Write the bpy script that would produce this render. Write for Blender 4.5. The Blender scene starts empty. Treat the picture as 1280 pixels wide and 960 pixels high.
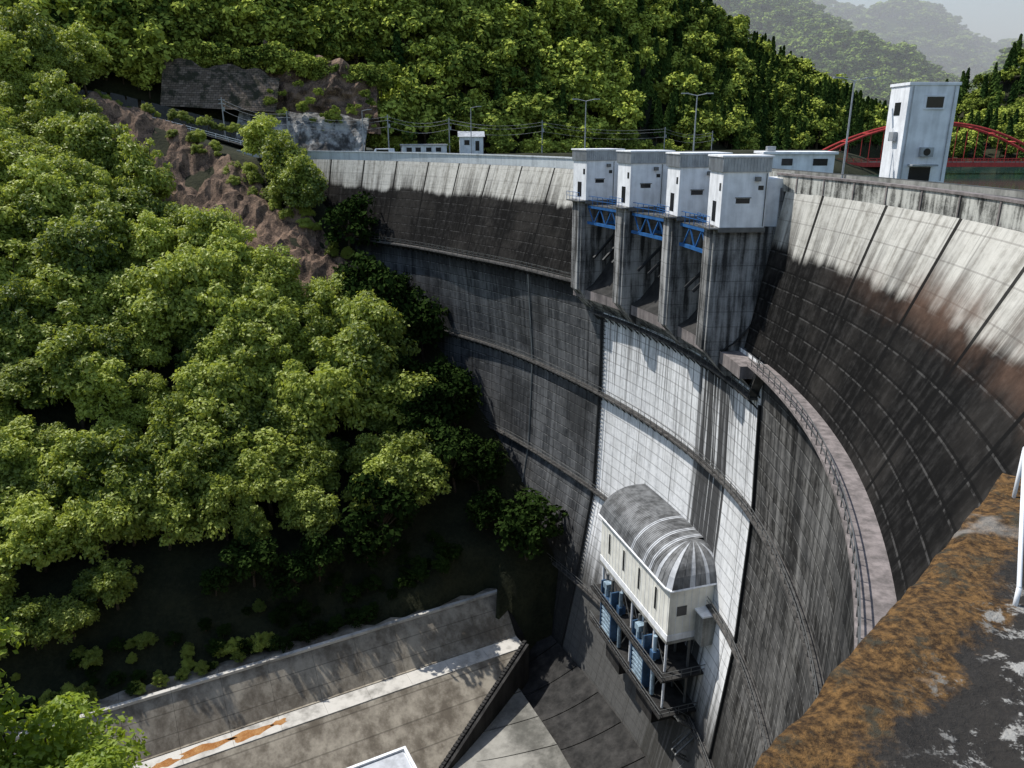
import bpy, math, random
import numpy as np
from mathutils import Vector, noise as mnoise
random.seed(7); RNG=np.random.RandomState(7)
scene=bpy.context.scene
rad=math.radians
# ------------------------------------------------------------------ node helpers
class NB:
    def __init__(s,name):
        s.m=bpy.data.materials.new(name); s.m.use_nodes=True; s.t=s.m.node_tree
        s.t.nodes.clear(); s.out=s.t.nodes.new('ShaderNodeOutputMaterial')
    def node(s,ty,**k):
        n=s.t.nodes.new(ty)
        for a,b in k.items(): setattr(n,a,b)
        return n
    def put(s,inp,v):
        if v is None: return
        if isinstance(v,bpy.types.NodeSocket): s.t.links.new(v,inp)
        else:
            if inp.type=='RGBA' and len(v)==3: v=(*v,1)
            inp.default_value=v
    def M(s,op,a,b=None,c=None,clamp=False):
        n=s.node('ShaderNodeMath',operation=op,use_clamp=clamp)
        s.put(n.inputs[0],a); s.put(n.inputs[1],b); s.put(n.inputs[2],c)
        return n.outputs[0]
    def step(s,x,lo,hi):
        n=s.node('ShaderNodeMapRange',interpolation_type='SMOOTHSTEP')
        s.put(n.inputs[0],x); s.put(n.inputs[1],lo); s.put(n.inputs[2],hi)
        n.inputs[3].default_value=0; n.inputs[4].default_value=1
        return n.outputs[0]
    def mix(s,f,a,b,mode='MIX'):
        n=s.node('ShaderNodeMix',data_type='RGBA',blend_type=mode)
        s.put(n.inputs[0],f); s.put(n.inputs[6],a); s.put(n.inputs[7],b)
        return n.outputs[2]
    def noise(s,vec,scale=1,detail=4,rough=.55):
        n=s.node('ShaderNodeTexNoise'); s.put(n.inputs['Vector'],vec)
        n.inputs['Scale'].default_value=scale; n.inputs['Detail'].default_value=detail; n.inputs['Roughness'].default_value=rough
        return n.outputs['Fac']
    def comb(s,x,y,z=0.0):
        n=s.node('ShaderNodeCombineXYZ'); s.put(n.inputs[0],x); s.put(n.inputs[1],y); s.put(n.inputs[2],z); return n.outputs[0]
    def sep(s,v):
        n=s.node('ShaderNodeSeparateXYZ'); s.put(n.inputs[0],v); return n.outputs
    def pos(s): return s.node('ShaderNodeNewGeometry').outputs['Position']
    def uv(s): return s.node('ShaderNodeTexCoord').outputs['UV']
    def finish(s,col,rough=.85,metal=0,bump=None,bs=.4,bd=.1,spec=.3):
        p=s.node('ShaderNodeBsdfPrincipled'); s.put(p.inputs['Base Color'],col); s.put(p.inputs['Roughness'],rough)
        p.inputs['Metallic'].default_value=metal; p.inputs['Specular IOR Level'].default_value=spec
        if bump is not None:
            b=s.node('ShaderNodeBump'); b.inputs['Strength'].default_value=bs; b.inputs['Distance'].default_value=bd
            s.put(b.inputs['Height'],bump); s.t.links.new(b.outputs[0],p.inputs['Normal'])
        s.t.links.new(p.outputs[0],s.out.inputs[0]); return s.m
def scaled(b,v,sx,sy,sz):
    n=b.node('ShaderNodeVectorMath',operation='MULTIPLY'); b.put(n.inputs[0],v); n.inputs[1].default_value=(sx,sy,sz); return n.outputs[0]

def simple(name,c,rough=.6,metal=0,var=.25,scale=1.5,streak=True):
    b=NB(name); p=b.pos()
    n=b.noise(p,scale,4)
    st=b.noise(scaled(b,p,1.5,1.5,.12),1.0,4)
    f=b.M('MULTIPLY',b.M('ADD',n,st),.5) if streak else n
    f=b.step(f,.35,.65)
    col=b.mix(f,tuple(x*(1-var) for x in c),tuple(min(1,x*(1+var*.4)) for x in c))
    return b.finish(col,rough,metal,bump=n,bs=.15,bd=.03)

def concrete(name,dark,light,ss=1.0,thr=(.35,.68),lines=0,wn=(.5,.35,.15)):
    b=NB(name); p=b.pos()
    st=b.noise(scaled(b,p,.9*ss,.9*ss,.07*ss),1.0,5,.6)
    n2=b.noise(p,.35*ss,5,.6); n3=b.noise(p,4*ss,4,.7)
    f=b.M('ADD',b.M('MULTIPLY',st,wn[0]),b.M('ADD',b.M('MULTIPLY',n2,wn[1]),b.M('MULTIPLY',n3,wn[2])))
    col=b.mix(b.step(f,*thr),dark,light)
    if lines:
        z=b.sep(p)[2]; l=b.M('LESS_THAN',b.M('FRACT',b.M('DIVIDE',z,lines)),.05)
        col=b.mix(b.M('MULTIPLY',l,.45),col,tuple(x*.35 for x in dark))
    return b.finish(col,.9,bump=n3,bs=.3,bd=.05)

# dam face material: uv.x = metres along arch (0 at theta 0), uv.y = z
def dam_mat():
    b=NB('dam_concrete'); x,z,_=b.sep(b.uv())
    st=b.noise(b.comb(b.M('MULTIPLY',x,.55),b.M('MULTIPLY',z,.035)),1.0,6,.65)
    st2=b.noise(b.comb(b.M('MULTIPLY',x,1.6),b.M('MULTIPLY',z,.05),3.0),1.0,5,.65)
    big=b.noise(b.comb(x,z),.09,5,.6); fine=b.noise(b.comb(x,z),1.3,5,.7)
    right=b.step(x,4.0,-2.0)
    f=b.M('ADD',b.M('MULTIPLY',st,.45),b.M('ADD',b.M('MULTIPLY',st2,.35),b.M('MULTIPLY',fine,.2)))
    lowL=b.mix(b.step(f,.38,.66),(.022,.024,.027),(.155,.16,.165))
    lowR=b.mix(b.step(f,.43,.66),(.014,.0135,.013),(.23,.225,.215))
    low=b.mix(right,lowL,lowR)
    row=b.M('DIVIDE',z,1.5); fr=b.M('FRACT',row)
    rown=b.noise(b.comb(b.M('MULTIPLY',x,.05),b.M('FLOOR',row)),3.7,2)
    low=b.mix(b.M('MULTIPLY',b.step(rown,.4,.62),.16),low,(.26,.26,.26))
    ll=b.M('LESS_THAN',fr,.07)
    low=b.mix(b.M('MULTIPLY',ll,b.M('MULTIPLY',b.step(fine,.4,.6),.5)),low,(.33,.33,.32))
    ll2=b.M('MULTIPLY',b.M('LESS_THAN',fr,.17),b.M('GREATER_THAN',fr,.075))
    low=b.mix(b.M('MULTIPLY',ll2,.6),low,(.014,.014,.014))
    low=b.mix(b.M('MULTIPLY',b.step(big,.48,.64),.6),low,(.016,.017,.018))
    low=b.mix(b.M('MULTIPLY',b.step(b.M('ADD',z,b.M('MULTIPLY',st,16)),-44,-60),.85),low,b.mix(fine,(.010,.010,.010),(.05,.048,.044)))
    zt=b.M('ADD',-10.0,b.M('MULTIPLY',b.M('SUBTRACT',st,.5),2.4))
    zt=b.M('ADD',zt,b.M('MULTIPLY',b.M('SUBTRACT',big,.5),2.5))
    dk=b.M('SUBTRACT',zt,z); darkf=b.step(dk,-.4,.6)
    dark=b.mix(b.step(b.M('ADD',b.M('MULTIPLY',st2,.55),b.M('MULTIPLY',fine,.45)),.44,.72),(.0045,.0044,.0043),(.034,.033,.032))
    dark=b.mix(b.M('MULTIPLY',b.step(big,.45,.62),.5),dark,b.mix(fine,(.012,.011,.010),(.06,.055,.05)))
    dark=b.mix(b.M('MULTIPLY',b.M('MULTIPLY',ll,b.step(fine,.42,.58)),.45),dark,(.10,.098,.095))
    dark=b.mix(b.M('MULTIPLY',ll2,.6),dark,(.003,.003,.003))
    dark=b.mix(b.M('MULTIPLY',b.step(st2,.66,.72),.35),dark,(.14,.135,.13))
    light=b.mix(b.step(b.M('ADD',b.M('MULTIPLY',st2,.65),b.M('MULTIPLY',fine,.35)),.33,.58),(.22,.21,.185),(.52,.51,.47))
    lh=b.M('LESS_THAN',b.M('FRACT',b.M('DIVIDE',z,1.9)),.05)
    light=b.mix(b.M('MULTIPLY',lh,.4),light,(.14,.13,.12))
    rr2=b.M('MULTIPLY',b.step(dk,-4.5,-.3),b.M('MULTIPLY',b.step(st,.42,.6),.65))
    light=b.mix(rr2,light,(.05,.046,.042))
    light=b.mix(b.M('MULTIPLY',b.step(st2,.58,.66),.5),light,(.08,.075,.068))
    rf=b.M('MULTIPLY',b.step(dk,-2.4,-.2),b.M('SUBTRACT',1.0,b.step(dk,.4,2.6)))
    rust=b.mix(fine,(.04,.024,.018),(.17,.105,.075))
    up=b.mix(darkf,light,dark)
    rr=b.M('MULTIPLY',rf,b.M('MULTIPLY',b.step(x,-5,-25),b.step(big,.36,.56)))
    up=b.mix(b.M('MULTIPLY',rr,.8),up,rust)
    isup=b.step(z,-20.6,-20.0)
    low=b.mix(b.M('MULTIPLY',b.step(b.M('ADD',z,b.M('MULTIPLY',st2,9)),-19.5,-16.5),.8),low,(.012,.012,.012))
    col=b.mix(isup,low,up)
    fj=b.M('FRACT',b.M('DIVIDE',b.M('ADD',x,3.0),8.6))
    jn=b.M('LESS_THAN',fj,.042)
    jf=b.M('MULTIPLY',jn,b.M('ADD',.35,b.M('MULTIPLY',isup,.6)))
    col=b.mix(jf,col,(.005,.005,.005))
    h=b.M('ADD',fine,b.M('MULTIPLY',ll2,-1.5))
    return b.finish(col,.9,bump=h,bs=.35,bd=.12,spec=.1)
def spill_mat():
    b=NB('spillway_concrete'); x,z,_=b.sep(b.uv())
    st=b.noise(b.comb(b.M('MULTIPLY',x,.9),b.M('MULTIPLY',z,.05)),1.0,6,.65)
    st3=b.noise(b.comb(b.M('MULTIPLY',x,2.2),b.M('MULTIPLY',z,.03),7.0),1.0,5,.6)
    fine=b.noise(b.comb(x,z),1.5,5,.7)
    base=b.mix(b.step(b.M('ADD',b.M('MULTIPLY',st,.6),b.M('MULTIPLY',fine,.4)),.32,.56),(.44,.45,.46),(.80,.81,.82))
    row=b.M('DIVIDE',z,1.5); fr=b.M('FRACT',row)
    rn=b.noise(b.comb(b.M('MULTIPLY',x,.08),b.M('FLOOR',row)),4.1,2)
    base=b.mix(b.M('MULTIPLY',b.step(rn,.45,.65),.25),base,(.42,.42,.41))
    base=b.mix(b.M('MULTIPLY',b.M('LESS_THAN',fr,.09),.5),base,(.15,.15,.15))
    vj=b.M('LESS_THAN',b.M('FRACT',b.M('DIVIDE',x,8.6)),.02)
    base=b.mix(b.M('MULTIPLY',vj,.7),base,(.1,.1,.1))
    sk_=b.M('MULTIPLY',b.step(st3,.50,.60),b.step(b.M('ADD',z,b.M('MULTIPLY',st,24)),-34,-16))
    base=b.mix(b.M('MULTIPLY',sk_,.7),base,(.08,.08,.078))
    sk2=b.M('MULTIPLY',b.step(b.noise(b.comb(b.M('MULTIPLY',x,3.1),b.M('MULTIPLY',z,.02),11.0),1.0,4),.6,.66),.5)
    base=b.mix(sk2,base,(.13,.13,.125))
    wob=b.M('MULTIPLY',b.M('SUBTRACT',b.noise(b.comb(b.M('MULTIPLY',x,1.6),b.M('MULTIPLY',z,.03)),1.0,4),.5),6)
    xx=b.M('ADD',x,wob)
    band=b.M('MULTIPLY',b.step(xx,4.0,5.4),b.M('SUBTRACT',1.0,b.step(xx,11.4,13)))
    band=b.M('MULTIPLY',band,b.step(b.noise(b.comb(b.M('MULTIPLY',x,2.6),b.M('MULTIPLY',z,.05),4.),1,4),.33,.45))
    base=b.mix(b.M('MULTIPLY',band,.95),base,(.025,.025,.026))
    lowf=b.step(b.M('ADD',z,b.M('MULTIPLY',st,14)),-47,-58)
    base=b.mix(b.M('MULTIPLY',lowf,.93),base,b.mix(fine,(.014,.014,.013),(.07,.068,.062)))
    return b.finish(base,.88,bump=fine,bs=.3,bd=.08)
def foliage(name,dark,light,tr=.3):
    b=NB(name); g=b.node('ShaderNodeNewGeometry'); oi=b.node('ShaderNodeObjectInfo')
    n=b.noise(g.outputs['Position'],.12,3)
    f=b.M('ADD',b.M('MULTIPLY',g.outputs['Random Per Island'],.3),b.M('ADD',b.M('MULTIPLY',oi.outputs['Random'],.5),b.M('MULTIPLY',n,.3)))
    col=b.mix(b.step(f,.12,.9),dark,light)
    p=b.node('ShaderNodeBsdfPrincipled'); b.put(p.inputs['Base Color'],col); p.inputs['Roughness'].default_value=.5
    p.inputs['Specular IOR Level'].default_value=.4 if tr else .0
    if tr:
        t=b.node('ShaderNodeBsdfTranslucent'); b.put(t.inputs[0],b.mix(.5,col,(light[0]*1.3,light[1]*1.3,light[2]*.8)))
        m=b.node('ShaderNodeMixShader'); m.inputs[0].default_value=tr
        b.t.links.new(p.outputs[0],m.inputs[1]); b.t.links.new(t.outputs[0],m.inputs[2]); b.t.links.new(m.outputs[0],b.out.inputs[0])
    else: b.t.links.new(p.outputs[0],b.out.inputs[0])
    return b.m
def ground_mat(name,c1,c2,scale=.2):
    b=NB(name); p=b.pos(); n=b.noise(p,scale,6,.65); n2=b.noise(p,scale*9,4,.7)
    col=b.mix(b.step(b.M('ADD',b.M('MULTIPLY',n,.6),b.M('MULTIPLY',n2,.4)),.38,.62),c1,c2)
    return b.finish(col,.95,bump=n2,bs=.6,bd=.5)

M_dam=dam_mat(); M_spill=spill_mat()
M_conc=concrete('weathered_concrete',(.12,.12,.11),(.42,.42,.39))
M_pier=concrete('pier_concrete',(.035,.035,.035),(.38,.38,.375),1.5,(.4,.62),lines=1.5,wn=(.7,.2,.1))
M_par=concrete('parapet_concrete',(.04,.04,.036),(.5,.5,.46),2.0,(.4,.58))
M_parL=concrete('painted_parapet',(.40,.43,.45),(.64,.68,.70),1.6,(.3,.6))
M_dark=concrete('dark_concrete',(.010,.010,.010),(.05,.048,.046))
M_walk=concrete('walkway_concrete',(.10,.09,.087),(.28,.245,.238),2)
M_walkD=concrete('catwalk_concrete',(.03,.029,.028),(.12,.115,.11),2)
M_asph=simple('asphalt',(.06,.06,.06),.9)
M_white=simple('white_painted_wall',(.80,.82,.85),.6,var=.22,scale=.8)
M_cream=simple('cream_wall_panel',(.80,.79,.72),.6,var=.18,scale=.8)
M_grey=simple('grey_louvre_metal',(.36,.38,.4),.5,.3)
M_rail=simple('galvanised_steel',(.16,.165,.165),.5,.5)
M_railD=simple('dark_steel',(.03,.032,.034),.6,.4)
M_blue=simple('blue_painted_steel',(.03,.12,.32),.4,.0)
M_dblue=simple('dull_blue_steel',(.045,.10,.19),.5,.0,var=.5)
M_lblue=simple('pale_blue_steel',(.28,.38,.46),.45,.0,var=.5)
M_red=simple('red_painted_steel',(.42,.045,.04),.5)
M_glass=simple('dark_window_glass',(.02,.022,.025),.15,var=.1)
M_black=simple('black_rubber',(.02,.02,.02),.8)
M_roof=simple('ribbed_roof_metal',(.17,.175,.18),.6,.0,var=.6,scale=.5)
M_rooflt=simple('new_roof_sheet',(.45,.47,.50),.55,.0)
M_bark=ground_mat('bark',(.05,.035,.025),(.13,.10,.07),2)
M_leaf=foliage('broadleaf_leaves',(.055,.10,.016),(.43,.49,.09),.35)
M_leafShade=foliage('painted_shade_broadleaf_leaves',(.010,.020,.005),(.03,.052,.012),.0)  # broadleaf with shade painted into the leaf colour
M_leafB=foliage('hillside_leaves',(.035,.07,.015),(.42,.48,.09),.0)
M_leafN=foliage('bright_leaves',(.16,.24,.02),(.42,.50,.05),.4)
M_coni=foliage('conifer_needles',(.018,.042,.014),(.085,.135,.03),.0)
M_leafH=foliage('mountain_leaves',(.04,.09,.025),(.32,.42,.09),.0)
M_floor=ground_mat('forest_floor',(.012,.015,.006),(.032,.034,.015))
M_rock=ground_mat('brown_rock',(.04,.026,.019),(.27,.18,.125),.4)
M_shot=concrete('shotcrete',(.05,.047,.045),(.42,.41,.39),.5,(.42,.6))
M_ruststain=ground_mat('rust_stain',(.32,.13,.035),(.46,.25,.10),.8)

# ------------------------------------------------------------------ mesh helpers
def link(o,parent=None):
    scene.collection.objects.link(o)
    if parent: o.parent=parent
    return o
def empty(name):
    o=bpy.data.objects.new(name,None); o.empty_display_size=.1; return link(o)
class MB:
    def __init__(s): s.v=[]; s.f=[]; s.mi=[]
    def add(s,vs,fs,mi=0):
        k=len(s.v); s.v+= [tuple(v) for v in vs]; s.f+=[tuple(i+k for i in f) for f in fs]; s.mi+=[mi]*len(fs)
    def hexa(s,c,mi=0):
        s.add(c,[(0,3,2,1),(4,5,6,7),(0,1,5,4),(1,2,6,5),(2,3,7,6),(3,0,4,7)],mi)
    def box(s,x0,x1,y0,y1,z0,z1,mi=0,fr=None):
        c=[(x0,y0,z0),(x1,y0,z0),(x1,y1,z0),(x0,y1,z0),(x0,y0,z1),(x1,y0,z1),(x1,y1,z1),(x0,y1,z1)]
        if fr: c=[fr(*p) for p in c]
        s.hexa(c,mi)
    def tube(s,a,b,r,n=5,mi=0,r2=None):
        a=Vector(a); b=Vector(b); d=(b-a)
        if d.length<1e-6: return
        d.normalize(); u=d.orthogonal().normalized(); w=d.cross(u); r2=r if r2 is None else r2
        vs=[]
        for c,rr in ((a,r),(b,r2)):
            for i in range(n):
                t=2*math.pi*i/n; vs.append(c+u*(math.cos(t)*rr)+w*(math.sin(t)*rr))
        fs=[(i,(i+1)%n,n+(i+1)%n,n+i) for i in range(n)]+[tuple(range(n))[::-1],tuple(range(n,2*n))]
        s.add(vs,fs,mi)
    def obj(s,name,mats,parent=None,smooth=False,bevel=0):
        me=bpy.data.meshes.new(name); me.from_pydata(s.v,[],s.f)
        for m in (mats if isinstance(mats,(list,tuple)) else [mats]): me.materials.append(m)
        me.polygons.foreach_set('material_index',s.mi)
        if smooth: me.polygons.foreach_set('use_smooth',[True]*len(s.f))
        me.update()
        o=link(bpy.data.objects.new(name,me),parent)
        if bevel:
            md=o.modifiers.new('bevel','BEVEL'); md.width=bevel; md.segments=2; md.limit_method='ANGLE'
        return o
def frame(ox,oy,oz,ang):
    c,s_=math.cos(ang),math.sin(ang)
    return lambda x,y,z:(ox+x*c-y*s_,oy+x*s_+y*c,oz+z)
def ray(u,v,dist):
    a=(u-640)/961; bb=(480-v)/961; d=np.array([a,.951057+.309017*bb,-.309017+.951057*bb]); return tuple(d*dist/d[1])
def proj(p):
    dpt=p[1]*.951-p[2]*.309
    return (640+961*p[0]/dpt,480-961*(p[1]*.309+p[2]*.951)/dpt) if dpt>1 else (-999,-999)

# ------------------------------------------------------------------ dam geometry
Q=(-75.,70.)
TH=np.arange(-45,95,.5)
LV=[-3.5,-20,-35,-50,-65,-82]
TB={-3.5:([-50,-25,-13,-5,2,10,15,28,44,65,80,95],[112,109,106,102.8,100,99,98.5,98,98.5,102.5,106.5,108]),
 -20:([-50,-25,-13,0,15,28,44,65,80,95],[102,100.5,99.5,97.9,95.5,92.6,92,97.5,102,104]),
 -35:([-50,-15,0,18,28,50,65,80,95],[101,99.7,98.6,94.5,93.3,94,97,101,103]),
 -50:([-50,-13,0,13,28,50,65,95],[100.5,99,98.3,95,92.6,93.5,96,100]),
 -65:([-50,-15,0,15,28,50,95],[99,98,96.8,92.6,89.8,91,96]),
 -82:([-50,-15,0,15,28,50,95],[97,96,94,88.8,87,88,92])}
ker=np.exp(-np.arange(-16,17)**2/(2*6.**2)); ker/=ker.sum()
TAB=[]
for l in LV:
    r=np.interp(TH,*TB[l]); rp=np.pad(r,16,mode='edge'); TAB.append(np.convolve(rp,ker,'valid'))
TAB=np.array(TAB)
def RF(th,z):
    col=[np.interp(th,TH,TAB[i]) for i in range(len(LV))]
    return float(np.interp(-z,[-l for l in LV],col))
def RC(th): return RF(th,-3.5)
def P(th,R,z): return (Q[0]+R*math.cos(rad(th)),Q[1]+R*math.sin(rad(th)),z)
TH0,TH1=-40,82
SP0,SP1=1.8,24.0
SE=21.3
dam=empty('concrete_dam')
def arc_sheet(name,t0,t1,zs,rfun,mat,parent=dam,step=.5):
    n=max(2,int((t1-t0)/step)+1); ths=np.linspace(t0,t1,n)
    v=[];uv=[]
    for t in ths:
        for z in zs:
            v.append(P(t,rfun(t,z),z)); uv.append((rad(t)*98,z))
    m=len(zs); f=[(i*m+j,i*m+j+1,(i+1)*m+j+1,(i+1)*m+j) for i in range(n-1) for j in range(m-1)]
    me=bpy.data.meshes.new(name); me.from_pydata(v,[],f); ul=me.uv_layers.new(name='UVMap')
    for p in me.polygons:
        for li in p.loop_indices: ul.data[li].uv=uv[me.loops[li].vertex_index]
        p.use_smooth=True
    me.materials.append(mat); me.update()
    return link(bpy.data.objects.new(name,me),parent)
def arc_box(mb,t0,t1,ri,ro,z0,z1,mi=0,step=1.0):
    n=max(2,int(abs(t1-t0)/step)+1); ths=np.linspace(t0,t1,n)
    g=lambda q,t:q(t) if callable(q) else q
    v=[]
    for t in ths:
        a,b=g(ri,t),g(ro,t); za,zb=g(z0,t),g(z1,t)
        v+=[P(t,a,za),P(t,b,za),P(t,b,zb),P(t,a,zb)]
    f=[]
    for i in range(n-1):
        k=i*4
        for j in range(4): f.append((k+j,k+(j+1)%4,k+4+(j+1)%4,k+4+j))
    f+=[(0,1,2,3)[::-1],(4*n-4,4*n-3,4*n-2,4*n-1)]
    mb.add(v,f,mi)
zU=list(np.arange(-5,-20.01,-1.0)); zL=[-20,-20.6,-22.5]+list(np.arange(-25,-83,-2.5))
fU=lambda t,z:RF(t,z)+.3
fL=lambda t,z: RF(t,z)
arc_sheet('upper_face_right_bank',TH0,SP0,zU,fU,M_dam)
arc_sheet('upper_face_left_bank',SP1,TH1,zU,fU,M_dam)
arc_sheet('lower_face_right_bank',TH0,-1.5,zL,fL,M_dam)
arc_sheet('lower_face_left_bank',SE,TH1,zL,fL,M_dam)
arc_sheet('spillway_face',-1.5,SE,zL,fL,M_spill)
mb=MB()
for a,b in ((TH0,SP0),(SP1,TH1)):
    arc_box(mb,a,b,lambda t:RC(t)+.45,lambda t:RC(t)+6.2,-5.6,-4.7)
arc_box(mb,SP0,SP1,lambda t:RC(t)+1.5,lambda t:RC(t)+6.2,-6.2,-4.7)
mb.obj('crest_road_slab',M_asph,dam)
mb=MB(); arc_box(mb,TH0,TH1,lambda t:RC(t)+6.2,lambda t:RC(t)+6.6,-82,-3.6); mb.obj('upstream_face',M_conc,dam)
mb=MB(); arc_box(mb,TH0,SP0+1,lambda t:RC(t),lambda t:RC(t)+.4,-5.05,-3.62)
arc_box(mb,TH0,SP0+1,lambda t:RC(t)-.1,lambda t:RC(t)+.5,-3.62,-3.45,1)
t=TH0
while t<SP0:
    fr=lambda x,y,z,t=t:P(t+y/1.85,RC(t)+x,z)
    mb.box(-.06,.0,-.12,.12,-5.0,-3.62,1,fr); t+=2.4
mb.obj('crest_parapet_right',[M_par,M_walk],dam)
mb=MB(); arc_box(mb,SP0+1,SP1,lambda t:RC(t)+1.2,lambda t:RC(t)+1.5,-6.2,-3.5); mb.obj('bridge_parapet',M_par,dam)
mb=MB(); arc_box(mb,SP1,TH1,lambda t:RC(t),lambda t:RC(t)+.35,-5.0,-3.5)
arc_box(mb,SP1,TH1,lambda t:RC(t)-.12,lambda t:RC(t)+.45,-3.5,-3.3)
mb.obj('crest_parapet_left',M_parL,dam)
mb=MB()
for R_,z in ((5.6,-3.6),(5.6,-4.1)): arc_box(mb,TH0,TH1,lambda t:RC(t)+R_,lambda t:RC(t)+R_+.08,z,z+.08)
mb.obj('upstream_guard_rail',M_rail,dam)

def catwalk(name,t0,t1,z,w=1.1,zf=None,mat=M_walkD,rw=.05,roff=0):
    zf=zf or (lambda t:z)
    g=lambda t:RF(t,zf(t))+roff
    mb=MB()
    arc_box(mb,t0,t1,lambda t:g(t)-w,lambda t:g(t)+.8,lambda t:zf(t)-.22,zf,0)
    for h in (.5,1.0): arc_box(mb,t0,t1,lambda t:g(t)-w+.05,lambda t:g(t)-w+.05+rw*1.2,lambda t:zf(t)+h,lambda t:zf(t)+h+rw*1.2,1)
    dt=1.5/95*57.3; t=t0
    while t<=t1:
        zz=zf(t); a=P(t,g(t)-w+.08,zz); b=(a[0],a[1],zz+1.05); mb.tube(a,b,rw*.8,4,1)
        mb.tube(P(t,g(t)-w+.1,zz-.2),P(t,g(t)+.1,zz-1.1),.09,4,2)
        t+=dt
    return mb.obj(name,[mat,M_rail,M_railD],dam)
catwalk('catwalk_upper_left',23.5,67,-20,.9)
catwalk('catwalk_upper_right',-40,-1.5,-20,1.6,roff=.1,mat=M_walk)
catwalk('spillway_catwalk',-1.0,22.5,-23.6,.9)
catwalk('catwalk_second',-36,56,-35,.85)
catwalk('catwalk_third',-30,42,-50,.85)
catwalk('catwalk_fourth',-22,30,-65,.85)
catwalk('stair_left',22.0,23.6,-20,.9,lambda t:-23.6+(t-22.0)/1.6*3.6)
catwalk('stair_right',-2.2,-.8,-20,.9,lambda t:-20-(t+2.2)/1.4*3.6)
mb=MB()
for th in (-1.5,SE):
    for z0 in np.arange(-24,-78,-2.5):
        a=P(th,RF(th,z0)-.12,z0); b=P(th,RF(th,z0-2.5)-.12,z0-2.5); mb.tube(a,b,.2,4)
for z0 in np.arange(-24,-64,-.6):
    a=P(SE-.5,RF(20,z0)-.3,z0); b=P(SE,RF(20.5,z0)-.3,z0); mb.tube(a,b,.06,4)
for th in (SE-.5,SE):
    for z0 in np.arange(-24,-64,-2.5): mb.tube(P(th,RF(th,z0)-.35,z0),P(th,RF(th,z0-2.5)-.35,z0-2.5),.06,4)
mb.obj('joint_strips_and_ladder',M_railD,dam)
mb=MB()
for th in (33,):
    for z0 in np.arange(-21,-78,-2.5): mb.tube(P(th,RF(th,z0)-.1,z0),P(th,RF(th,z0-2.5)-.1,z0-2.5),.12,4)
mb.obj('drain_pipe',M_conc,dam)

def RL(t): return RF(t,-22)-2.0
mb=MB()
arc_box(mb,SP0-3,SP1,RL,lambda t:RL(t)+8,-21.6,-20.4,0)
n=40; ths=np.linspace(SP0-3,SP1,n); v=[];f=[]
for t in ths: v+=[P(t,RL(t)+.35,-21.6),P(t,RF(t,-23.4)+.05,-23.4)]
for i in range(n-1): f.append((2*i,2*i+1,2*i+3,2*i+2))
mb.add(v,f,1)
mb.obj('spillway_lip',[M_walk,M_pier],dam)
v=[];f=[];prof=[(0,-20.38),(1.2,-19.6),(2.6,-18.0),(4.0,-15.9),(5.3,-13.8),(6.6,-12.2),(8,-11.4),(10,-11.2),(13,-12)]
m=len(prof)
ths=np.linspace(SP0,SP1,n)
for t in ths:
    for dr,z in prof: v.append(P(t,RL(t)+dr,z))
for i in range(n-1):
    for j in range(m-1): f.append((i*m+j,i*m+j+1,(i+1)*m+j+1,(i+1)*m+j))
mb=MB(); mb.add(v,f); mb.obj('spillway_crest_ogee',M_dark,dam,smooth=True)
mb=MB(); arc_box(mb,SP0,SP1,lambda t:RL(t)+8.0,lambda t:RL(t)+8.3,-11.6,-5.0)
for z in (-10.5,-9,-7.5,-6): arc_box(mb,SP0,SP1,lambda t:RL(t)+7.7,lambda t:RL(t)+8.0,z,z+.25,1)
mb.obj('spillway_gate',[M_dark,M_railD],dam)
PIERS=[(23.0,91.0),(16.2,91.9),(9.2,93.2),(2.9,94.1)]
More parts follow.
